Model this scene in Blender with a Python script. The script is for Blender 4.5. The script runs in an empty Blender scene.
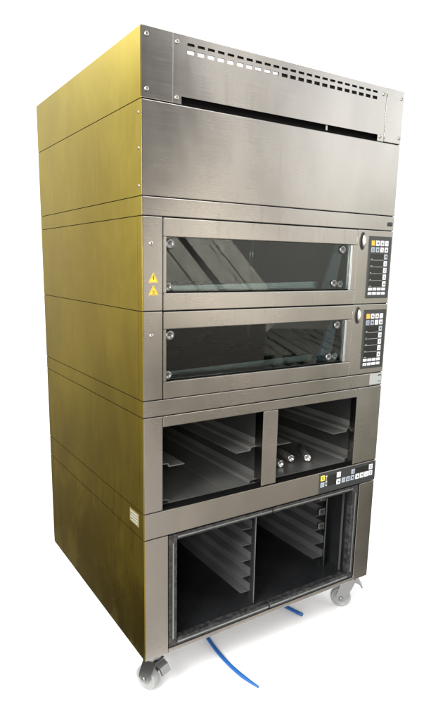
import bpy, bmesh, math, random
from mathutils import Vector, Matrix
random.seed(7)
SC = bpy.context.scene
COL = SC.collection
W, D, FZ = 1.10, 1.018, -0.02
R = math.radians

# ------------------------------------------------------------------ materials
def nodes(name):
    m = bpy.data.materials.new(name); m.use_nodes = True
    nt = m.node_tree
    return m, nt, nt.nodes['Principled BSDF']

def plain(name, col, rough=.5, metal=0., spec=.5, coat=0.):
    m, nt, b = nodes(name)
    b.inputs['Base Color'].default_value = (*col, 1)
    b.inputs['Roughness'].default_value = rough
    b.inputs['Metallic'].default_value = metal
    b.inputs['Specular IOR Level'].default_value = spec
    b.inputs['Coat Weight'].default_value = coat
    return m

def noise(nt, scale, vec_scale=(1, 1, 1), detail=4., rough=.55, loc=(0, 0, 0), dist=0.):
    tc = nt.nodes.new('ShaderNodeTexCoord')
    mp = nt.nodes.new('ShaderNodeMapping')
    mp.inputs['Scale'].default_value = vec_scale
    mp.inputs['Location'].default_value = loc
    n = nt.nodes.new('ShaderNodeTexNoise')
    n.inputs['Scale'].default_value = scale
    n.inputs['Detail'].default_value = detail
    n.inputs['Roughness'].default_value = rough
    n.inputs['Distortion'].default_value = dist
    nt.links.new(tc.outputs['Object'], mp.inputs['Vector'])
    nt.links.new(mp.outputs['Vector'], n.inputs['Vector'])
    return n.outputs['Fac']

def remap(nt, sock, a, b, lo, hi):
    r = nt.nodes.new('ShaderNodeMapRange')
    r.inputs['From Min'].default_value = a; r.inputs['From Max'].default_value = b
    r.inputs['To Min'].default_value = lo; r.inputs['To Max'].default_value = hi
    nt.links.new(sock, r.inputs['Value'])
    return r.outputs['Result']

def mathn(nt, op, a, b):
    n = nt.nodes.new('ShaderNodeMath'); n.operation = op
    for i, v in enumerate((a, b)):
        if hasattr(v, 'links') or not isinstance(v, (int, float)): nt.links.new(v, n.inputs[i])
        else: n.inputs[i].default_value = v
    return n.outputs[0]

def mixcol(nt, fac, c1, c2):
    n = nt.nodes.new('ShaderNodeMix'); n.data_type = 'RGBA'
    nt.links.new(fac, n.inputs[0])
    n.inputs[6].default_value = (*c1, 1); n.inputs[7].default_value = (*c2, 1)
    return n.outputs[2]

def brushed(name, c1, c2, rough=(.20, .28), grain=(2, 2, 190), aniso=.72, rot=.25, metal=1., smear=.05, bump=.03, gw=.16, swirl=0., pale=None, drip=0.):
    """worn stainless sheet: fine brush grain, cloudy wipe marks, a few stains"""
    m, nt, b = nodes(name)
    g = noise(nt, 3.2, grain, 2.)
    cloud = noise(nt, 3.1, (1, 1, .8), 4., .5, (3.1, 1.7, .4))
    wipe = noise(nt, 2.4, (1, 1, .55), 3., .55, (6.3, 1.2, 4.), swirl)
    mixf = mathn(nt, 'ADD', mathn(nt, 'MULTIPLY', g, gw), mathn(nt, 'MULTIPLY', cloud, 1 - gw))
    col = mixcol(nt, remap(nt, mixf, .34, .66, 0, 1), c1, c2)
    def over(col, fac, c):
        n = nt.nodes.new('ShaderNodeMix'); n.data_type = 'RGBA'
        nt.links.new(fac, n.inputs[0]); nt.links.new(col, n.inputs[6]); n.inputs[7].default_value = (*c, 1)
        return n.outputs[2]
    if pale:                                                     # wiped patches
        col = over(col, remap(nt, wipe, .48, .62, 0, .22), pale)
        arcs = noise(nt, 5.5, (1, 1.4, .5), 2., .5, (1.3, 7.7, 2.), 2.4)
        col = over(col, remap(nt, arcs, .54, .60, 0, .16), pale)
    if drip:                                                     # dried runs and specks
        d1 = noise(nt, 2.2, (26, 26, 2.4), 3., .6, (2.2, 9.1, 1.7)); d2 = noise(nt, .9, (1, 1, 1), 1., .5, (4, 1, 9))
        runs = mathn(nt, 'MULTIPLY', remap(nt, d1, .58, .68, 0, 1), remap(nt, d2, .47, .62, 0, 1))
        sp_ = noise(nt, 90., (1, 1, .5), 2., .5, (.4, .2, 6.6))
        col = over(col, mathn(nt, 'MULTIPLY', runs, drip), tuple(v * .55 for v in c1))
        col = over(col, remap(nt, sp_, .70, .76, 0, drip * 1.2), tuple(v * .45 for v in c1))
    nt.links.new(col, b.inputs['Base Color'])
    r = mathn(nt, 'ADD', remap(nt, cloud, .32, .68, rough[0], rough[1]), remap(nt, wipe, .47, .60, 0, smear))
    r = mathn(nt, 'ADD', r, remap(nt, g, .3, .7, -.016, .016))
    nt.links.new(r, b.inputs['Roughness'])
    b.inputs['Metallic'].default_value = metal
    b.inputs['Anisotropic'].default_value = aniso
    b.inputs['Anisotropic Rotation'].default_value = rot
    tg = nt.nodes.new('ShaderNodeTangent'); tg.direction_type = 'RADIAL'; tg.axis = 'Z'
    nt.links.new(tg.outputs[0], b.inputs['Tangent'])
    bp = nt.nodes.new('ShaderNodeBump'); bp.inputs['Strength'].default_value = bump
    bp.inputs['Distance'].default_value = .002
    warp = noise(nt, 1.7, (1, 1, 1.3), 0., .4, (8, 2, 5))
    nt.links.new(mathn(nt, 'MULTIPLY', warp, 9.), bp.inputs['Height'])
    nt.links.new(bp.outputs[0], b.inputs['Normal'])
    return m

STEEL = brushed('brushed_steel', (.30, .286, .268), (.39, .37, .348), drip=.16)
YELLOW_REFLECTION = brushed('steel_yellow_reflection', (.47, .355, .028), (.57, .44, .045), rough=(.19, .27), grain=(30, 30, 1.2), aniso=.0, rot=0., smear=.06, bump=.02, gw=.2, swirl=1.2, pale=(.60, .49, .09))  # plain steel with a yellow wall's reflection put into its colour
LIP = brushed('door_lip_steel', (.13, .15, .155), (.20, .225, .23), rough=(.22, .3), aniso=.3)
SILL = brushed('bright_steel', (.34, .37, .37), (.44, .47, .47), rough=(.25, .38))
RAIL = brushed('dull_steel', (.085, .085, .08), (.135, .135, .128), rough=(.32, .5), grain=(60, 2, 60), aniso=0, bump=.02, metal=.5)
LINER = brushed('dark_liner', (.014, .015, .016), (.028, .029, .031), rough=(.16, .34), grain=(8, 8, 8), aniso=0, metal=.4, bump=.02)
TRAY = brushed('dark_rail_steel', (.09, .092, .096), (.13, .133, .138), rough=(.3, .45), grain=(60, 2, 60), aniso=0, metal=.5, bump=.02)
DARK = plain('dark_gap', (.003, .003, .003), .8, spec=.05)
MATT_BLACK = plain('matt_black', (.012, .012, .012), .6)  # flat near-black for the chamber, rack walls and hood backing
CHROME = plain('chrome', (.72, .72, .70), .16, 1.)
TUBE = plain('tube_steel', (.62, .62, .60), .24, .9)
ZINC = plain('zinc_plate', (.25, .25, .25), .36, 1.)
SCREW = plain('screw_steel', (.62, .60, .57), .28, 1.)
NYLON = plain('white_nylon', (.24, .245, .24), .42)
BRONZE = plain('wheel_hub', (.16, .17, .18), .5)
PANEL = plain('panel_film', (.028, .032, .035), .32)
GLASSY = plain('display_film', (.008, .009, .010), .18)
ORANGE = plain('orange_key', (.80, .42, .05), .45)
YELLOW = plain('yellow_key', (.80, .66, .05), .45)
KEYW = plain('white_key', (.74, .76, .78), .5)
KEYG = plain('grey_key', (.34, .38, .44), .5)
KEYB = plain('blue_grey_key', (.16, .20, .27), .5)
INK = plain('black_ink', (.015, .015, .015), .5)
PRINT = plain('white_print', (.60, .62, .62), .5)
WARN = plain('warning_yellow', (.80, .50, .04), .45)
PLATE = plain('silver_label', (.36, .375, .36), .45)
CREAM = plain('cream_label', (.15, .13, .055), .65)
BLUE = plain('blue_hose', (.008, .085, .29), .38)
ARM = plain('blue_grey_enamel', (.02, .03, .045), .4)

def gasket():
    m, nt, b = nodes('mottled_seal')
    n = noise(nt, 60., (1, 1, 1), 4., .6)
    nt.links.new(mixcol(nt, remap(nt, n, .42, .62, 0, 1), (.035, .035, .036), (.075, .075, .078)), b.inputs['Base Color'])
    b.inputs['Metallic'].default_value = .6
    nt.links.new(remap(nt, n, .3, .7, .25, .6), b.inputs['Roughness'])
    return m
SEAL = gasket()

def glass():
    m, nt, b = nodes('oven_glass')
    b.inputs['Base Color'].default_value = (.70, .80, .79, 1)
    b.inputs['Transmission Weight'].default_value = 1.
    b.inputs['Roughness'].default_value = .02
    b.inputs['IOR'].default_value = 1.36
    return m
GLASS = glass()

# ------------------------------------------------------------------ mesh builder
class MB:
    def __init__(s): s.bm = bmesh.new(); s.mats = []
    def mi(s, m):
        if m not in s.mats: s.mats.append(m)
        return s.mats.index(m)
    def add(s, sub, m, smooth=False):
        i = s.mi(m); vm = {}
        for v in sub.verts: vm[v] = s.bm.verts.new(v.co)
        for f in sub.faces:
            try: g = s.bm.faces.new([vm[v] for v in f.verts])
            except ValueError: continue
            g.material_index = i; g.smooth = smooth
        sub.free(); return s
    def box(s, x0, x1, y0, y1, z0, z1, m, bev=0.):
        b = bmesh.new(); bmesh.ops.create_cube(b, size=1)
        for v in b.verts:
            v.co = Vector(((x0 + x1) / 2 + v.co.x * (x1 - x0), (y0 + y1) / 2 + v.co.y * (y1 - y0), (z0 + z1) / 2 + v.co.z * (z1 - z0)))
        if bev: bmesh.ops.bevel(b, geom=b.edges[:], offset=bev, segments=2, profile=.6, affect='EDGES')
        return s.add(b, m)
    def prism(s, pts, axis, a0, a1, m, bev=0.):
        """polygon pts (two coords) extruded along an axis from a0 to a1"""
        b = bmesh.new()
        def P(p, a): return {'x': (a, p[0], p[1]), 'y': (p[0], a, p[1]), 'z': (p[0], p[1], a)}[axis]
        v0 = [b.verts.new(P(p, a0)) for p in pts]; v1 = [b.verts.new(P(p, a1)) for p in pts]
        n = len(pts)
        b.faces.new(v0); b.faces.new(v1[::-1])
        for i in range(n): b.faces.new((v0[i], v1[i], v1[(i + 1) % n], v0[(i + 1) % n]))
        bmesh.ops.recalc_face_normals(b, faces=b.faces[:])
        if bev: bmesh.ops.bevel(b, geom=b.edges[:], offset=bev, segments=2, profile=.6, affect='EDGES')
        return s.add(b, m)
    def cyl(s, p0, p1, r0, m, r1=None, n=24, bev=0.):
        r1 = r0 if r1 is None else r1
        p0, p1 = Vector(p0), Vector(p1); d = p1 - p0
        b = bmesh.new()
        bmesh.ops.create_cone(b, cap_ends=True, segments=n, radius1=r0, radius2=r1, depth=d.length)
        if bev: bmesh.ops.bevel(b, geom=[e for e in b.edges if any(len(f.verts) > 4 for f in e.link_faces)], offset=bev, segments=2, affect='EDGES')
        q = Vector((0, 0, 1)).rotation_difference(d.normalized()).to_matrix().to_4x4()
        bmesh.ops.transform(b, matrix=Matrix.Translation((p0 + p1) / 2) @ q, verts=b.verts[:])
        sm = {f for f in b.faces if len(f.verts) == 4}
        i = s.mi(m); vm = {v: s.bm.verts.new(v.co) for v in b.verts}
        for f in b.faces:
            g = s.bm.faces.new([vm[v] for v in f.verts]); g.material_index = i; g.smooth = f in sm
        b.free(); return s
    def lathe(s, prof, mat4, m, n=40):
        """profile (r, h) about local z, placed by a matrix"""
        b = bmesh.new(); rings = []
        for r, h in prof:
            rings.append([b.verts.new(mat4 @ Vector((r * math.cos(2 * math.pi * k / n), r * math.sin(2 * math.pi * k / n), h))) for k in range(n)])
        for a, c in zip(rings, rings[1:]):
            for k in range(n): b.faces.new((a[k], a[(k + 1) % n], c[(k + 1) % n], c[k]))
        b.faces.new(rings[0][::-1]); b.faces.new(rings[-1])
        bmesh.ops.recalc_face_normals(b, faces=b.faces[:])
        return s.add(b, m, True)
    def tube(s, pts, rad, m, n=14):
        b = bmesh.new(); rings = []
        pts = [Vector(p) for p in pts]
        for i, p in enumerate(pts):
            t = (pts[min(i + 1, len(pts) - 1)] - pts[max(i - 1, 0)]).normalized()
            u = t.cross(Vector((0, 0, 1)));  u = u.normalized() if u.length > 1e-4 else Vector((1, 0, 0))
            w = u.cross(t); r = rad[i] if isinstance(rad, (list, tuple)) else rad
            rings.append([b.verts.new(p + (u * math.cos(2 * math.pi * k / n) + w * math.sin(2 * math.pi * k / n)) * r) for k in range(n)])
        for a, c in zip(rings, rings[1:]):
            for k in range(n): b.faces.new((a[k], a[(k + 1) % n], c[(k + 1) % n], c[k]))
        b.faces.new(rings[0][::-1]); b.faces.new(rings[-1])
        bmesh.ops.recalc_face_normals(b, faces=b.faces[:])
        return s.add(b, m, True)
    def build(s, name, parent=None):
        me = bpy.data.meshes.new(name)
        s.bm.to_mesh(me); s.bm.free()
        for m in s.mats: me.materials.append(m)
        o = bpy.data.objects.new(name, me); COL.objects.link(o)
        if parent is not None:
            o.parent = parent
            if parent is ROOT: o.location = -ROOT.location
        return o

def tag(o, label, cat, group=None):
    o['label'] = label; o['category'] = cat
    if group: o['group'] = group
def copy_to(o, parent, loc=None, label=None):
    c = o.copy(); COL.objects.link(c); c.parent = parent
    if loc is not None: c.location = loc
    return c

ROOT = bpy.data.objects.new('deck_oven', None); COL.objects.link(ROOT)
ROOT.location = (W / 2, D / 2, FZ); ROOT.empty_display_size = .2
tag(ROOT, 'tall stainless steel bakery deck oven stack on white castors, yellow wall reflection painted onto its left side', 'oven')

# ------------------------------------------------------------------ shared pieces
G = .0013                                    # half of the gap between two stacked sections
def shell(mb, z0, z1, cap=True):
    """right side, back and the recessed plates that close a section"""
    mb.box(W - .004, W, .0325, D - .004, z0 + G, z1 - G, STEEL)
    mb.box(.0017, W, D - .0035, D, z0 + G, z1 - G, STEEL)
    if cap: mb.box(.0022, W - .0045, .0045, D - .004, z1 - .006, z1 + .006, DARK)
    mb.box(.0022, W - .0045, D - .0045, D - .0036, z1 - .006, z1 + .006, DARK)
def tinted_side(z0, z1, parent, split=.032):  # left skin, its colour carrying the painted wall reflection
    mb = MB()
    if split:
        mb.box(0, .0015, .0028, split - .0006, z0 + G, z1 - G, YELLOW_REFLECTION)
        mb.box(0, .0015, split + .0006, D, z0 + G, z1 - G, YELLOW_REFLECTION)
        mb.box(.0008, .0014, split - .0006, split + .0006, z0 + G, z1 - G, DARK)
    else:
        mb.box(0, .0015, .0028, D, z0 + G, z1 - G, YELLOW_REFLECTION)
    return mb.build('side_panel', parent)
def front(mb, x0, x1, z0, z1, m=None, y0=0., y1=.031, bev=.0022):
    mb.box(x0, x1, y0, y1, z0, z1, m or STEEL, bev)
def screw_mb(r=.0068):
    mb = MB()
    mb.lathe([(r, .0), (r, .001), (r * .86, .0026), (r * .45, .0036), (.0008, .0038)], Matrix.Rotation(R(90), 4, 'X'), SCREW, 24)
    mb.box(-r * .42, r * .42, -.0042, -.0036, -.0007, .0007, INK)
    mb.box(-.0007, .0007, -.00425, -.0036, -r * .42, r * .42, INK)
    return mb
SCREWS = []
def screw(parent, x, z, y=0., rotz=0.):
    if not SCREWS:
        o = screw_mb().build('screw'); SCREWS.append(o)
    else:
        o = SCREWS[0].copy(); COL.objects.link(o)
    o.parent = parent; o.location = (x, y, z); o.rotation_euler = (0, random.uniform(0, 1.5), rotz)
    if parent is ROOT: o.location = Vector((x, y, z)) - ROOT.location
    return o

Z = [2.1563, 1.9675, 1.7019, 1.6456, 1.3620, 1.0796, 1.0243, .6969, .6032, .1500]

# ------------------------------------------------------------------ hood at the top
mb = MB()
mb.box(W - .004, W, .004, D - .004, Z[1] + G, Z[0], STEEL)
mb.box(.0017, W, D - .0035, D, Z[1] + G, Z[0], STEEL)
mb.box(.0037, W - .0045, .30, .304, Z[1] + .012, Z[0] - .02, LINER)      # inner cross wall
mb.box(.46, W - .0045, .09, .30, Z[0] - .052, Z[0] - .012, LINER)        # duct behind the right half of the holes
mb.box(.104, W - .105, .0045, .05, Z[0] - .003, Z[0] - .001, STEEL)       # folded lip at the top of the vent panel
mb.box(.104, W - .105, .012, .016, 2.1255, Z[0] - .0035, MATT_BLACK)
mb.box(.02, W - .02, .012, .3, Z[1] + .006, Z[1] + .012, DARK)
mb.box(.12, .98, .02, .022, Z[1] + .006, 2.02, DARK)
mb.box(.499, .99, .012, .014, 2.095, 2.1250, MATT_BLACK)                       # backing behind the right half of the lower row
mb.box(.716, .724, .006, .010, Z[1] + .001, 1.992, STEEL)                # bracket seen in the slot
hood = mb.build('hood', ROOT)
tinted_side(Z[1], Z[0], hood, None)
for x0, x1, sx in ((.0016, .1028, ((.018, 2.135), (.017, 1.993))), (1.0068, W, ((1.087, 2.13), (1.089, 1.99)))):
    m_ = MB(); m_.box(x0, x1, -.002, .004, Z[1] + G, Z[0], STEEL, .0014)
    ep = m_.build('end_plate', hood)
    for sx_, sz_ in sx: screw(ep, sx_, sz_, -.002)
# vent panel: strips around two rows of 23 slots, and a long notch at the foot
mb = MB()
x0, x1, zb, zt = .1042, 1.0054, 1.9685, Z[0] - .0002
rows = [(2.1305, 2.1380), (2.1085, 2.1195)]
hx = [.163 + .0355 * k for k in range(23)]
hw = .0122
def plate(a, b, c, d): mb.box(a, b, 0, .0042, c, d, STEEL)
plate(x0, x1, rows[0][1], zt); plate(x0, x1, rows[1][1], rows[0][0])
plate(x0, x1, 1.9905, rows[1][0]); plate(x0, .132, zb, 1.9905); plate(.9715, x1, zb, 1.9905)
for za, zb_ in rows:
    xs = [x0] + [v for h in hx for v in (h - hw, h + hw)] + [x1]
    for a, b in zip(xs[::2], xs[1::2]): plate(a, b, za, zb_)
vp = mb.build('vent_panel', hood)
for sx_, sz_ in ((.117, 2.135), (.116, 1.985), (.990, 2.133), (.987, 1.985)): screw(vp, sx_, sz_, 0)

# ------------------------------------------------------------------ steam cabinet and the band under it
mb = MB(); shell(mb, Z[2], Z[1]); front(mb, .0016, W, Z[2] + G, Z[1] - G)
steam = mb.build('steam_cabinet', ROOT); tinted_side(Z[2], Z[1], steam, None)
for z in (1.932, 1.835, 1.730): screw(steam, 0, z, .018, R(-90)).scale = (.62, .5, .62)
mb = MB(); shell(mb, Z[3], Z[2]); front(mb, .0016, W, Z[3] + G, Z[2] - G)
band = mb.build('upper_band', ROOT); tinted_side(Z[3], Z[2], band, None)
mb = MB(); mb.box(1.067, 1.087, -.006, .002, 1.664, 1.679, INK, .003); mb.box(1.071, 1.083, -.008, -.005, 1.667, 1.676, PANEL, .002)
mb.build('rocker_switch', band)

# ------------------------------------------------------------------ two baking decks
def glyph(mb, kind, cx, cz, y, s=.0032, ink=INK):
    e = .0009
    if kind == 0: mb.box(cx - s, cx + s, y - e, y, cz - .0006, cz + .0006, ink)
    elif kind == 1: mb.box(cx - .0006, cx + .0006, y - e, y, cz - s, cz + s, ink)
    elif kind == 2: mb.prism([(cx - s, cz - s * .7), (cx + s, cz - s * .7), (cx, cz + s * .8)], 'y', y - e, y, ink)
    elif kind == 3: mb.prism([(cx - s, cz + s * .7), (cx + s, cz + s * .7), (cx, cz - s * .8)], 'y', y - e, y, ink)
    elif kind == 4:
        mb.box(cx - s, cx + s, y - e, y, cz + s * .5, cz + s * .8, ink); mb.box(cx - s, cx + s * .4, y - e, y, cz - s * .3, cz, ink); mb.box(cx - s, cx + s, y - e, y, cz - s, cz - s * .7, ink)
    elif kind == 5: mb.cyl((cx, y, cz), (cx, y - e, cz), s * .8, ink, n=14)
    elif kind == 6:
        mb.cyl((cx, y, cz), (cx, y - e, cz), s * .95, ink, n=16); mb.cyl((cx, y - e * .5, cz), (cx, y - e * 1.4, cz), s * .6, KEYW, n=16); mb.box(cx - .0006, cx + .0006, y - e * 1.8, y - e, cz, cz + s * 1.2, ink)
    elif kind == 7: mb.prism([(cx - s, cz), (cx, cz - s * .6), (cx + s, cz), (cx, cz + s * .6)], 'y', y - e, y, ink)
def key(parent, cx, cz, w, h, m, g=None, y=-.0022, ink=INK, label=None):
    mb = MB(); mb.box(cx - w / 2, cx + w / 2, y - .0012, y + .0004, cz - h / 2, cz + h / 2, m, .0005)
    if g is not None: glyph(mb, g, cx, cz, y - .0011, min(w, h) * .28, ink)
    o = mb.build('key', parent)
    if label: o['label'] = label
    return o

def deck(z0, z1, wz0, wz1, wx1, top):
    mb = MB(); shell(mb, z0, z1)
    front(mb, .0016, .0685, z0 + G, z1 - G)
    front(mb, .9035, W, z0 + G, z1 - G)
    mb.box(.0037, W - .0045, .031, .0325, z1 - .030, z1 - G - .001, DARK)
    d = mb.build('deck_housing', ROOT)
    tinted_side(z0, z1, d)
    screw(d, .030, z1 - (.0795 if top else .075))
    # chamber behind the glass
    mb = MB()
    ya, yb = .034, .93
    mb.box(.076, .08, ya, yb, wz0 - .02, wz1 + .02, MATT_BLACK); mb.box(.892, .896, ya, yb, wz0 - .02, wz1 + .02, MATT_BLACK)
    mb.box(.08, .892, yb, yb + .004, wz0 - .02, wz1 + .02, MATT_BLACK)
    mb.box(.08, .892, ya, yb, wz1 + .016, wz1 + .02, MATT_BLACK); mb.box(.08, .892, ya, yb, wz0 - .02, wz0 - .008, MATT_BLACK)
    ch = mb.build('baking_chamber', d)
    mb = MB(); mb.box(.11, .86, .13, .92, wz0 - .008, wz0 + .006, LINER, .002); mb.build('baking_stone', ch)
    # door
    f = MB(); a, b = .0705, .9018; lo, hi = z0 + G, z1 - G - .0012
    yd = -.002
    f.box(a, b, yd, .031, wz1, hi, STEEL, .0022); f.box(a, b, yd, .031, lo, wz0, STEEL, .0022)
    f.box(a, .0812, yd, .031, wz0 + .0004, wz1 - .0004, STEEL, .0018); f.box(wx1, b, yd, .031, wz0 + .0004, wz1 - .0004, STEEL, .0018)
    f.box(wx1 - .006, wx1, .004, .03, wz0, wz1, SILL, .001)
    f.box(.0812, wx1 - .006, .006, .03, wz0 + .0004, wz0 + .0045, DARK)
    dr = f.build('oven_door', ROOT)
    m = MB(); m.box(.0813, wx1 - .0062, .010, .014, wz0 + .0046, wz1 - .0005, GLASS); m.build('glass_pane', dr)
    # bright folded lip and the slanted hinge arm behind the glass
    m = MB(); m.prism([(.13, wz0 + .006), (wx1 - .095, wz0 + .006), (wx1 - .068, wz0 + .033), (.13, wz0 + .020)], 'y', .058, .064, LIP, .001)
    m.build('inner_lip', dr)
    m = MB(); m.prism([(wx1 - .056, wz1 - .001), (wx1 - .016, wz1 - .001), (wx1 - .045, wz0 + .005), (wx1 - .112, wz0 + .005)], 'y', .034, .046, ARM, .002)
    m.build('hinge_arm', dr)
    for cx, cz, rr, yy in ((.098, wz1 - .021, .0155, .008), (.0905, wz0 + .019, .0140, .008), (wx1 - .045, wz1 - .020, .0150, .008), (wx1 - .080, wz0 + .026, .0140, .008), (wx1 - .028, wz0 + .022, .0145, .030)):
        m = MB()
        m.lathe([(rr, 0), (rr, .004), (rr * .9, .0062), (rr * .55, .0066), (rr * .5, .0052), (.0005, .0052)], Matrix.Translation((cx, yy + .002, cz)) @ Matrix.Rotation(R(90), 4, 'X'), ZINC, 28)
        m.box(cx - rr * .42, cx + rr * .42, yy - .0042, yy - .0028, cz - .0011, cz + .0011, INK)
        m.build('glass_clamp', dr)
    # round bar of the lamp hanging in the chamber
    m = MB(); m.cyl((.62, .30, wz1 + .015), (.62, .30, wz0 + .085), .004, ZINC); m.cyl((.632, .30, wz1 + .015), (.632, .30, wz0 + .085), .004, ZINC)
    m.build('lamp_bracket', ch)
    # control panel on the right stile
    p = MB(); pz = z1 - .0222
    pzb = z1 - .2610 if top else z1 - .2600
    p.box(.9655, 1.0925, -.0022, .001, pzb, pz, PANEL, .0008)
    cp = p.build('control_panel', ROOT)
    o = pz - 1.6234
    for i, cx in enumerate((.988, 1.0135, 1.0390, 1.0640)):
        key(cp, cx, 1.597 + o, .0185, .0195, (ORANGE, KEYW, KEYW, KEYW)[i], (None, 5, 2, 0)[i], label='orange key at the top corner' if i == 0 else None)
        key(cp, cx, 1.572 + o, .0180, .0190, (KEYG, KEYG, KEYW, KEYW)[i], (4, 5, 1, 2)[i])
    for k, cz in enumerate((1.5455, 1.5195, 1.4930, 1.4670, 1.4405)):
        key(cp, 1.0640, cz + o, .0175, .0205, KEYW if k else KEYG, (3, 4, 4, 4, 2)[k])
    for k, cz in enumerate((1.4205, 1.4035)):
        for i in range(4): key(cp, .9865 + .0255 * i, cz + o, .0200, .0105, KEYW, 0 if (i + k) % 3 else None)
    m = MB(); m.box(.9765, 1.0515, -.0030, -.0018, 1.4320 + o, 1.5580 + o, GLASSY, .0004)
    for k in range(5):
        zz = 1.5325 + o - .0262 * k
        if k < 4: m.box(.9775, 1.0505, -.0034, -.0029, zz - .0004, zz + .0004, PRINT)
        m.box(.981, .981 + random.uniform(.004, .009), -.0034, -.0029, zz + .0035, zz + .0050, PRINT)
    m.build('display', cp)
    # oval chrome latch
    m = MB(); cz = z1 - .0425
    T = Matrix.Translation((.931, 0, cz)) @ Matrix.Rotation(R(90), 4, 'X') @ Matrix.Diagonal((.0135, .033, 1, 1))
    m.lathe([(1, -.001), (1, .002), (.86, .003), (.78, .002), (.01, .0015)], T, INK, 36)
    T2 = Matrix.Translation((.932, 0, cz)) @ Matrix.Rotation(R(90), 4, 'X') @ Matrix.Diagonal((.0078, .025, 1, 1))
    m.lathe([(1, .001), (.96, .006), (.8, .011), (.5, .0145), (.2, .016), (.01, .0162)], T2, SCREW, 36)
    m.build('latch', d)
    return d, dr, cp
d1, door1, cp1 = deck(Z[4], Z[3], 1.4170, 1.5875, .8795, True)
d2, door2, cp2 = deck(Z[5], Z[4], 1.1370, 1.3050, .8735, False)
# two warning triangles on the upper deck
for cz, g in ((1.4640, 0), (1.4260, 1)):
    m = MB(); cx, s = .0375, .0165
    m.prism([(cx - s, cz - s * .85), (cx + s, cz - s * .85), (cx, cz + s * .95)], 'y', -.0006, .0004, WARN)
    for t in ((0, 1), (1, 2), (2, 0)):
        P = [Vector((cx - s, cz - s * .85)), Vector((cx + s, cz - s * .85)), Vector((cx, cz + s * .95))]
        c = (P[0] + P[1] + P[2]) / 3
        q = [P[i] * .86 + c * .14 for i in t]; q2 = [P[i] * .76 + c * .24 for i in t]
        m.prism([tuple(q[0]), tuple(q[1]), tuple(q2[1]), tuple(q2[0])], 'y', -.0010, -.0003, INK)
    if g == 0:
        m.prism([(cx - .001, cz + .006), (cx + .0025, cz + .006), (cx + .0005, cz - .0005), (cx + .003, cz - .0005), (cx - .001, cz - .0095), (cx - .0002, cz - .003), (cx - .003, cz - .003)], 'y', -.0010, -.0003, INK)
    else:
        for k in (-1, 0, 1): m.prism([(cx - .0008 + k * .0034, cz - .0075), (cx + .0008 + k * .0034, cz - .0075), (cx + .0012 + k * .0034, cz - .001), (cx - .0002 + k * .0034, cz + .002)], 'y', -.0010, -.0003, INK)
        m.box(cx - .0065, cx + .0065, -.0010, -.0003, cz - .0105, cz - .0092, INK)
    m.build('warning_sticker', d1)

# ------------------------------------------------------------------ lower band with its rating plate
mb = MB(); shell(mb, Z[6], Z[5]); front(mb, .0016, W, Z[6] + G, Z[5] - G)
lb = mb.build('lower_band', ROOT); tinted_side(Z[6], Z[5], lb, None)
m = MB(); m.box(1.0265, 1.0965, -.0008, .0004, 1.0315, 1.0765, PLATE)
for k in range(6): m.box(1.031, 1.031 + (.034, .030, .034, .022, .034, .027)[k], -.0011, -.0006, 1.070 - .0062 * k, 1.0718 - .0062 * k, KEYG)
for k in range(3): m.box(1.072, 1.091, -.0011, -.0006, 1.0655 - .013 * k, 1.0705 - .013 * k, (INK, KEYG, KEYB)[k])
m.build('rating_plate', lb)

# ------------------------------------------------------------------ open rack section
mb = MB(); shell(mb, Z[7], Z[6])
front(mb, .0016, .0690, Z[7] + G, Z[6] - G); front(mb, .9590, W, Z[7] + G, Z[6] - G)
front(mb, .0700, .9580, .9865, Z[6] - G)
ya, yb, zl, zh = .033, .86, .6995, 1.0195
for a, b in ((.0705, .0735), (.9825, .9855)): mb.box(a, b, ya, yb, zl + .002, zh - .004, MATT_BLACK)
mb.box(.0705, .9855, yb, yb + .004, zl + .002, zh - .004, MATT_BLACK)
mb.box(.0740, .9820, .0325, yb, zl + .001, zl + .0035, RAIL)
mb.box(.488, .542, .046, yb - .002, zl + .006, zh - .004, MATT_BLACK)
rk = mb.build('rack_section', ROOT); tinted_side(Z[7], Z[6], rk)
m = MB(); m.box(.4800, .5490, -.001, .045, .7005, .9862, STEEL, .0022); m.build('divider_post', rk)
def rail(xw, sgn, z, wide, depth=.80):
    """stepped guide ledge: a flat shelf, a small step down and a wider shelf, folded from sheet"""
    t = .0025
    prof = [(0, z + .014), (0, z + .040), (sgn * t, z + .040), (sgn * t, z + .014 + t), (sgn * .034, z + .014), (sgn * .039, z + .002 + t), (sgn * wide, z + t), (sgn * wide, z), (sgn * .036, z), (sgn * .031, z + .0115), (sgn * t, z + .0125)]
    m = MB(); m.prism([(xw + a, b) for a, b in prof], 'y', .034, .034 + depth, RAIL)
    return m.build('guide_rail', rk)
rail(.0740, 1, .8330, .097); rail(.4875, -1, .8330, .100)
rail(.5425, 1, .8330, .105); rail(.9820, -1, .8330, .110)
rail(.0740, 1, .7035, .160); rail(.4875, -1, .7035, .150)
rail(.5425, 1, .7035, .150); rail(.9820, -1, .7035, .150)
for x in (.4868, .9818):
    for z in (.778, .905):
        m = MB(); m.box(x - .003, x, .036, .041, z, z + .028, ZINC, .001); m.build('rail_hook', rk)

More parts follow.
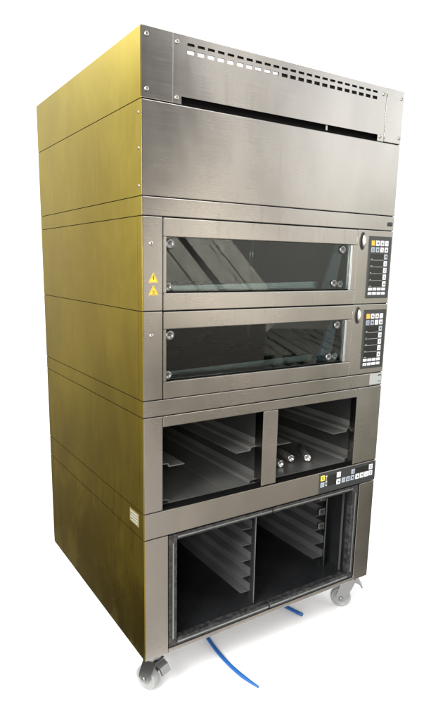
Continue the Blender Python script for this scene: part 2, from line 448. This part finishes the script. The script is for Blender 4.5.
# ------------------------------------------------------------------ control band
mb = MB(); shell(mb, Z[8], Z[7]); front(mb, .0016, W, Z[8] + G, Z[7] - G)
cb = mb.build('control_band', ROOT); tinted_side(Z[8], Z[7], cb, None)
m = MB(); m.box(.7760, 1.0990, -.0022, .001, Z[8] + .0045, Z[7] - .0045, PANEL, .0008)
m.box(.822, .868, -.0028, -.0018, .632, .678, GLASSY, .0004); m.box(.979, 1.055, -.0028, -.0018, .657, .681, GLASSY, .0004)
for z in (.676, .652, .637): glyph(m, 7, .813, z, -.0021, .005, PRINT)
m.box(.8105, .8125, -.0029, -.0020, .640, .676, PRINT)
kp = m.build('control_strip', cb)
key(kp, .792, .671, .021, .022, YELLOW, 4, label='yellow key'); key(kp, .792, .643, .020, .020, KEYG, 0)
key(kp, .881, .6705, .021, .022, KEYW, 1); key(kp, .881, .6405, .021, .022, KEYW, 2)
for x, g in ((.910, 0), (.936, 4), (.962, 5)): key(kp, x, .6415, .020, .021, KEYG, g)
key(kp, .963, .6685, .018, .020, KEYG, 1)
for x, g in ((.991, 2), (1.0175, 3), (1.044, 0)): key(kp, x, .642, .021, .022, KEYW, g)
key(kp, 1.0695, .643, .022, .022, KEYW, 6); key(kp, 1.0695, .6705, .021, .022, KEYW, 4)

# ------------------------------------------------------------------ proving cabinet at the bottom
mb = MB(); shell(mb, Z[9], Z[8], False)
front(mb, .0016, .0900, Z[9] + G, Z[8] - G); front(mb, 1.0110, W, Z[9] + G, Z[8] - G)
front(mb, .0912, 1.0098, Z[9] + G, Z[9] + .0175)
mb.box(.0022, W - .0045, .032, D - .004, Z[9] + .003, Z[9] + .012, ZINC)
mb.box(.0912, .0922, .004, .031, Z[9] + .02, Z[8] - .003, DARK); mb.box(1.0088, 1.0098, .004, .031, Z[9] + .02, Z[8] - .003, DARK)
mb.box(.0922, 1.0088, .006, .031, Z[8] - .0035, Z[8] - .0010, DARK)
yb = .90
mb.box(.108, .112, .033, yb, .180, .598, LINER); mb.box(.990, .994, .033, yb, .180, .598, LINER)
mb.box(.108, .994, yb, yb + .004, .180, .598, LINER); mb.box(.112, .990, .033, yb, .594, .598, LINER)
mb.box(.112, .990, .033, yb, .186, .190, LINER)
pc = mb.build('proving_cabinet', ROOT); tinted_side(Z[9], Z[8], pc, .087)
m = MB(); m.box(0, .0012, .041, .111, .637, .682, CREAM); o = None
m2 = MB(); m2.box(-.0008, .0004, .041, .111, .6365, .6825, CREAM)
for k in range(4): m2.box(-.0011, -.0007, .047, .105 - .008 * (k % 2), .674 - .010 * k, .6765 - .010 * k, KEYG)
st = m2.build('side_label', cb); m.bm.free()
# seal frame: two halves meeting at a dark notch
f = MB(); a, b, c, d_ = .0935, 1.0075, .1695, .5985
wl, n0, n1 = .033, .5405, .5465
for x0_, x1_, z0_, z1_ in ((a, a + wl, c + .0005, d_ - .0005), (b - wl, b, c + .0005, d_ - .0005), (a + wl, n0, c, c + .026), (n1, b - wl, c, c + .026), (a + wl, n0, d_ - .021, d_), (n1, b - wl, d_ - .021, d_)):
    f.box(x0_, x1_, .002, .030, z0_, z1_, SEAL, .003)
    hz = (x1_ - x0_) > (z1_ - z0_)
    if hz: f.box(x0_ + .001, x1_ - .001, -.001, .003, (z0_ + z1_) / 2 - .003, (z0_ + z1_) / 2 + .003, SILL, .001)
    else: f.box((x0_ + x1_) / 2 - .003, (x0_ + x1_) / 2 + .003, -.001, .003, z0_ + .03, z1_ - .03, SILL, .001)
f.box(n0, n1, .006, .030, c + .002, c + .024, INK); f.box(n0, n1, .006, .030, d_ - .019, d_ - .002, INK)
f.build('door_seal', pc)
m = MB(); m.box(.4825, .4895, .034, .80, .1905, .5935, LINER); m.box(.4865, .4895, .031, .034, .1975, .577, SILL); m.build('divider_wall', pc)
def tray_rail(xw, z, wide=.052, y0=.05, y1=.82):
    m = MB(); t = .0022
    m.prism([(xw, z), (xw, z + .032), (xw - t, z + .032), (xw - t, z + t), (xw - wide, z + t + .003), (xw - wide, z + .003)], 'y', y0, y1, TRAY)
    return m.build('tray_rail', pc)
for k in range(5): tray_rail(.4822, .244 + .0665 * k, .045)
for k in range(5): tray_rail(.9250, .240 + .0660 * k, .055, .11)
for k in range(3):
    m = MB(); m.box(.880, .915, .096, .106, .385 + .066 * k, .412 + .066 * k, ZINC, .002); m.box(.890, .905, .090, .097, .392 + .066 * k, .404 + .066 * k, INK, .001); m.build('rail_clip', pc)
m = MB(); m.box(.9255, .9330, .10, .12, .1905, .5935, SILL, .001); m.box(.9255, .9285, .12, .82, .1905, .5935, LINER); m.build('rail_post', pc)
m = MB(); m.box(.9720, .9760, .045, .055, .1905, .5935, RAIL, .001); m.build('edge_strip', pc)

# ------------------------------------------------------------------ castors
def caster(x, y, swing, brake):
    """castor with its plate under the cabinet, turned by swing about the upright"""
    top = Z[9] + .0005
    r, wr = .045, .016
    M = Matrix.Translation((x, y, 0)) @ Matrix.Rotation(swing, 4, 'Z')
    off = .030
    m = MB()
    m.box(x - .04, x + .04, y - .04, y + .04, top - .006, top, ZINC, .0015)
    m.cyl((x, y, top - .028), (x, y, top - .006), .030, ZINC, .034)
    pts = [(-.030, .112), (.030, .112), (off + .026, FZ + r + .004), (off + .012, FZ + r - .014), (off - .012, FZ + r - .014), (off - .024, FZ + r + .004)]
    b = bmesh.new()
    for s in (-1, 1):
        v0 = [b.verts.new(M @ Vector((p[0], s * (wr + .003), p[1] + (0 if p[1] > .1 else 0)))) for p in pts]
        v1 = [b.verts.new(M @ Vector((p[0], s * (wr + .0065), p[1]))) for p in pts]
        b.faces.new(v0); b.faces.new(v1[::-1])
        for i in range(len(pts)): b.faces.new((v0[i], v1[i], v1[(i + 1) % len(pts)], v0[(i + 1) % len(pts)]))
    bmesh.ops.recalc_face_normals(b, faces=b.faces[:]); m.add(b, ZINC)
    b = bmesh.new(); bmesh.ops.create_cube(b, size=1)
    for v in b.verts: v.co = M @ Vector((v.co.x * .062, v.co.y * (2 * wr + .013), .117 + v.co.z * .010))
    m.add(b, ZINC)
    c = m.build('caster', ROOT)
    m = MB()
    T = M @ Matrix.Translation((off, 0, FZ + r)) @ Matrix.Rotation(R(90), 4, 'X')
    m.lathe([(r * .55, -wr * .7), (r * .80, -wr * .72), (r * .86, -wr), (r * .95, -wr), (r, -wr * .6), (r, wr * .6), (r * .95, wr), (r * .86, wr), (r * .80, wr * .72), (r * .55, wr * .7)], T, NYLON, 40)
    m.lathe([(r * .30, -wr * .98), (r * .34, -wr * .75), (r * .34, wr * .75), (r * .30, wr * .98)], T, BRONZE, 24)
    m.lathe([(.008, -wr - .011), (.010, -wr - .008), (.010, wr + .008), (.008, wr + .011)], T, ZINC, 16)
    m.build('wheel', c)
    if brake:
        m = MB(); b = bmesh.new()
        prof = [(-.030, .116), (-.050, .108), (-.064, .086), (-.058, .082), (-.047, .099), (-.030, .106)]
        v0 = [b.verts.new(M @ Vector((p[0], -.021, p[1]))) for p in prof]; v1 = [b.verts.new(M @ Vector((p[0], .021, p[1]))) for p in prof]
        b.faces.new(v0); b.faces.new(v1[::-1])
        for i in range(len(prof)): b.faces.new((v0[i], v1[i], v1[(i + 1) % len(prof)], v0[(i + 1) % len(prof)]))
        bmesh.ops.recalc_face_normals(b, faces=b.faces[:]); m.add(b, ZINC)
        m.build('brake_pedal', c)
    return c
caster(.056, .046, R(110), True)
caster(1.055, .064, R(140), True)
caster(.16, D - .13, R(100), False)
caster(1.040, D - .10, R(100), False)

# ------------------------------------------------------------------ loose things
tubes = [(.662, .105, -2, 'polished steel tube nearest the divider post, lying in the right rack bay'), (.742, .135, 9, 'middle polished steel tube of three lying in the right rack bay'), (.805, .105, 30, 'rightmost polished steel tube of three lying in the right rack bay')]
for x, y, a, lab in tubes:
    m = MB(); L = .14; r = .0150
    m.lathe([(.001, .006), (r * .72, .006), (r * .72, 0.), (r * .92, 0.), (r, .0015), (r, L - .0015), (r * .92, L), (.001, L)], Matrix.Rotation(R(-90), 4, 'X'), TUBE, 28)
    o = m.build('steel_tube')
    o.location = (x, y, .7065 + r); o.rotation_euler = (0, 0, R(-a))
    tag(o, lab, 'tube', 'loose tubes in the rack bay')

def bez(p, n=28):
    out = []
    for i in range(n + 1):
        t = i / n; q = [Vector(v) for v in p]
        while len(q) > 1: q = [a.lerp(b, t) for a, b in zip(q, q[1:])]
        out.append(q[0])
    return out
hr = .0078
pts = bez([(.47, .55, FZ + hr), (.40, .34, FZ + hr), (.345, .10, FZ + hr), (.352, -.02, FZ + hr), (.388, -.145, FZ + hr)], 40)
m = MB(); m.tube(pts, [hr * (1 if i < 34 else 1 - .45 * (i - 34) / 6) for i in range(len(pts))], BLUE)
o = m.build('water_hose'); tag(o, 'long blue hose curving out from under the middle of the oven', 'hose', 'blue hoses under the oven')
m = MB(); m.tube(bez([(.74, .42, FZ + hr), (.77, .30, FZ + hr), (.80, .19, FZ + hr), (.822, .105, FZ + hr)], 20), hr, BLUE)
o = m.build('water_hose'); tag(o, 'short blue hose end poking out under the oven beside the right front castor', 'hose', 'blue hoses under the oven')

# ------------------------------------------------------------------ pallets across the room, mirrored in the lower window
def wood():
    m, nt, b = nodes('weathered_wood')
    n = noise(nt, 5., (1.5, 14, 14), 5., .6)
    nt.links.new(mixcol(nt, remap(nt, n, .35, .65, 0, 1), (.27, .25, .21), (.50, .475, .42)), b.inputs['Base Color'])
    b.inputs['Roughness'].default_value = .75
    return m
WOOD = wood()
def pallet(name, loc, rz, label):
    o = bpy.data.objects.new(name, None); COL.objects.link(o); o.location = loc; o.rotation_euler = (0, 0, rz)
    tag(o, label, 'pallet', 'wooden pallets across the room')
    for k in range(6):
        m = MB(); y = -.44 + .176 * k
        m.box(-.6, .6, y - .062, y + .062, .124, .145, WOOD, .003); m.build('deck_board', o)
    for k in range(3):
        m = MB(); y = -.38 + .38 * k
        m.box(-.6, .6, y - .045, y + .045, .002, .1235, WOOD, .003); m.build('stringer', o)
    return o
for i, j in ((0, 0), (1, 0), (0, 1), (1, 1)):
    for k in range(4):
        pallet('wooden_pallet', (3.45 + .58 * i + .90 * j, -3.70 - 1.14 * i + .46 * j, FZ + .146 * k), R(-63 + 2. * ((k + i + j) % 3)), 'worn wooden pallet in the stacks mirrored in the lower oven window')
for k in range(4):
    pallet('wooden_pallet', (1.80, -2.75, FZ + .146 * k), R(24 + 1.5 * (k % 2)), 'worn wooden pallet in the stacks mirrored in the lower oven window')
m = MB(); m.box(-.50, .50, -.009, .009, 0, 1.17, plain('added_brown_board', (.15, .135, .115), .7), .002)  # unseen board added to mirror as plain brown and cover the pallets
o = m.build('reflection_board'); o.location = (1.62, -2.20, FZ); o.rotation_euler = (R(-3), 0, R(12))
tag(o, 'plain brown board added out of view as the brown reflection in the lower oven window', 'board')
up = pallet('wooden_pallet', (1.80, -2.62, 1.23), 0, 'wooden pallet leaning upright, mirrored at the left of the upper oven window')
del up['group']
up.rotation_euler = (Vector((-.42, .85, .22)).to_track_quat('Z', 'Y') @ Matrix.Rotation(R(52), 3, 'Z').to_quaternion()).to_euler()

# ------------------------------------------------------------------ floor
FLOOR = plain('white_floor', (.90, .90, .90), .6, spec=.2)
m = MB(); b = bmesh.new()
q = [b.verts.new(v) for v in ((-.03, -.18, FZ), (1.2, -.18, FZ), (1.2, 1.5, FZ), (-.03, 1.5, FZ))]; b.faces.new(q); m.add(b, FLOOR)
fl = m.build('floor'); fl['kind'] = 'structure'

# ------------------------------------------------------------------ camera
F, PX, PY = 565.950, 206.539, 378.897
cam = bpy.data.cameras.new('camera'); co = bpy.data.objects.new('camera', cam); COL.objects.link(co)
co.location = (-.757125, -1.567033, 1.506187)
co.rotation_euler = (1.3713176, -.01470818, -.5610258)
cam.sensor_fit = 'VERTICAL'; cam.sensor_height = 24.
cam.lens = F * 24 / 720
cam.shift_x = -(PX - 212) / 720; cam.shift_y = (PY - 360) / 720
cam.clip_start = .05; cam.clip_end = 200
SC.camera = co

# ------------------------------------------------------------------ world: white studio side, dim room on the other sides
w = bpy.data.worlds.new('World'); SC.world = w; w.use_nodes = True
nt = w.node_tree; bg = nt.nodes['Background']
tc = nt.nodes.new('ShaderNodeTexCoord'); sp = nt.nodes.new('ShaderNodeSeparateXYZ')
nt.links.new(tc.outputs['Generated'], sp.inputs[0])
def arc(center, half, soft):
    """1 inside the azimuth arc (degrees clockwise from +y)"""
    dx, dy = math.sin(R(center)), math.cos(R(center))
    a = mathn(nt, 'ADD', mathn(nt, 'MULTIPLY', sp.outputs[0], dx), mathn(nt, 'MULTIPLY', sp.outputs[1], dy))
    l = mathn(nt, 'SQRT', mathn(nt, 'ADD', mathn(nt, 'MULTIPLY', sp.outputs[0], sp.outputs[0]), mathn(nt, 'MULTIPLY', sp.outputs[1], sp.outputs[1])), 0)
    a = mathn(nt, 'DIVIDE', a, mathn(nt, 'MAXIMUM', l, 1e-4))
    r = nt.nodes.new('ShaderNodeMapRange'); r.interpolation_type = 'SMOOTHSTEP'
    r.inputs['From Min'].default_value = math.cos(R(half + soft)); r.inputs['From Max'].default_value = math.cos(R(half))
    nt.links.new(a, r.inputs['Value']); return r.outputs['Result']
white = arc(55, 47, 8)
def gradient(stops):
    """colour by elevation in degrees"""
    ramp = nt.nodes.new('ShaderNodeValToRGB')
    nt.links.new(remap(nt, sp.outputs[2], -1, 1, 0, 1), ramp.inputs[0])
    cr = ramp.color_ramp
    pos = [(math.sin(R(el)) + 1) / 2 for el, c_ in stops]
    cr.elements[0].position = 0; cr.elements[-1].position = 1
    for e, st in ((cr.elements[0], stops[0]), (cr.elements[-1], stops[-1])): e.color = tuple(v / 10 for v in st[1]) + (1,)
    for p_, (el, c_) in list(zip(pos, stops))[1:-1]:
        e = cr.elements.new(p_); e.color = tuple(v / 10 for v in c_) + (1,)        # a ramp holds 0..1 only
    v = nt.nodes.new('ShaderNodeVectorMath'); v.operation = 'SCALE'; v.inputs['Scale'].default_value = 10
    nt.links.new(ramp.outputs[0], v.inputs[0])
    return v.outputs[0]
def mixsock(fac, a, b):
    mx = nt.nodes.new('ShaderNodeMix'); mx.data_type = 'RGBA'
    for k, v in ((0, fac), (6, a), (7, b)):
        if isinstance(v, tuple): mx.inputs[k].default_value = (*v, 1)
        else: nt.links.new(v, mx.inputs[k])
    return mx.outputs[2]
top = [(52, (.8, .8, .8)), (64, (4.5, 4.5, 4.5)), (90, (4.5, 4.5, 4.5))]  # bright zenith added to lighten the floor around the oven
side_room = gradient([(-90, (.01, .009, .008)), (-38, (.018, .015, .012)), (-27, (.085, .072, .06)), (-12, (.29, .265, .23)), (2, (.60, .565, .52)), (10, (.76, .74, .70)), (16, (.95, .95, .92)), (22, (2.6, 2.6, 2.6)), (40, (1., 1., 1.))] + top)
ftop = [(52, (.35, .35, .35)), (90, (.35, .35, .35))]
front_left = gradient([(-90, (.10, .09, .08)), (-44, (.36, .325, .28)), (-36, (.98, .89, .78)), (-22, (1.45, 1.335, 1.19)), (-8, (.85, .79, .73)), (3, (.34, .32, .305)), (10, (.17, .16, .155)), (18, (.08, .076, .073)), (36, (.10, .10, .10))] + ftop)
front_mid = gradient([(-90, (.06, .055, .05)), (-36, (.46, .41, .345)), (-20, (1.2, 1.09, .94)), (-5, (1.5, 1.4, 1.24)), (3, (1.7, 1.62, 1.47)), (11, (2.2, 2.1, 1.95)), (18, (1.45, 1.42, 1.38)), (26, (1.2, 1.2, 1.2))] + ftop)
front_right = gradient([(-90, (.03, .03, .025)), (-36, (.03, .028, .022)), (-24, (.10, .096, .072)), (-8, (.52, .52, .38)), (1, (.95, .95, .72)), (8, (2.3, 2.3, 2.15)), (13, (2.8, 2.82, 2.8)), (19, (2.2, 2.35, 2.6)), (38, (.9, .9, .9))] + ftop)
room = mixsock(arc(190, 62, 24), side_room, front_left)
room = mixsock(arc(133, 4, 9), room, front_mid)
room = mixsock(arc(112, 15, 14), room, front_right)
# strip of ceiling lamps ahead of the oven and an added glow at its left for the corner edges
lamps = gradient([(-90, (.06, .055, .05)), (-36, (.30, .27, .225)), (-20, (.80, .73, .63)), (-4, (1.4, 1.32, 1.18)), (5, (1.7, 1.6, 1.45)), (11, (.85, .81, .76)), (22, (.6, .6, .6)), (29, (8.5, 8.4, 8.2)), (42, (9.5, 9.4, 9.2))] + top)
room = mixsock(arc(143, 1.5, 5), room, lamps)
left_glow = gradient([(-90, (.1, .1, .1)), (-40, (.3, .3, .3)), (-20, (1.8, 1.8, 1.75)), (25, (2.2, 2.2, 2.2)), (40, (.8, .8, .8))] + top)
room = mixsock(arc(-118, 16, 16), room, left_glow)
final = mixsock(white, room, (1.5, 1.5, 1.5))
nt.links.new(final, bg.inputs['Color']); bg.inputs['Strength'].default_value = 1.

def area(name, loc, target, size, power, col=(1, 1, 1)):
    l = bpy.data.lights.new(name, 'AREA'); l.shape = 'RECTANGLE'; l.size, l.size_y = size; l.energy = power; l.color = col
    o = bpy.data.objects.new(name, l); COL.objects.link(o); o.location = loc
    o.rotation_euler = (Vector(target) - Vector(loc)).to_track_quat('-Z', 'Y').to_euler()
    return o
area('window_light', (3.4, -2.3, 2.75), (.8, 0, 1.6), (1.7, .9), 4, (.93, .97, 1.0))

area('left_floor_fill', (-2.2, -1.1, 2.7), (.05, .4, 0), (1.4, 1.4), 190, (1., .99, .97))  # added fill that thins the shadow on the floor at the left
area('front_floor_fill', (-1.5, -2.5, 1.7), (.5, .2, 0), (1., .8), 80, (1., .98, .95))  # added fill for the floor under the front and the open bays
area('pallet_fill', (1.5, -1.35, 2.3), (3.0, -3.9, .7), (.8, .8), 200, (1., .98, .94))  # added out of frame so the pallets show in the glass

SC.view_settings.view_transform = 'Standard'; SC.view_settings.look = 'None'
SC.view_settings.exposure = 0; SC.view_settings.gamma = 1
SC.render.engine = 'CYCLES'; SC.cycles.max_bounces = 10; SC.cycles.use_denoising = True
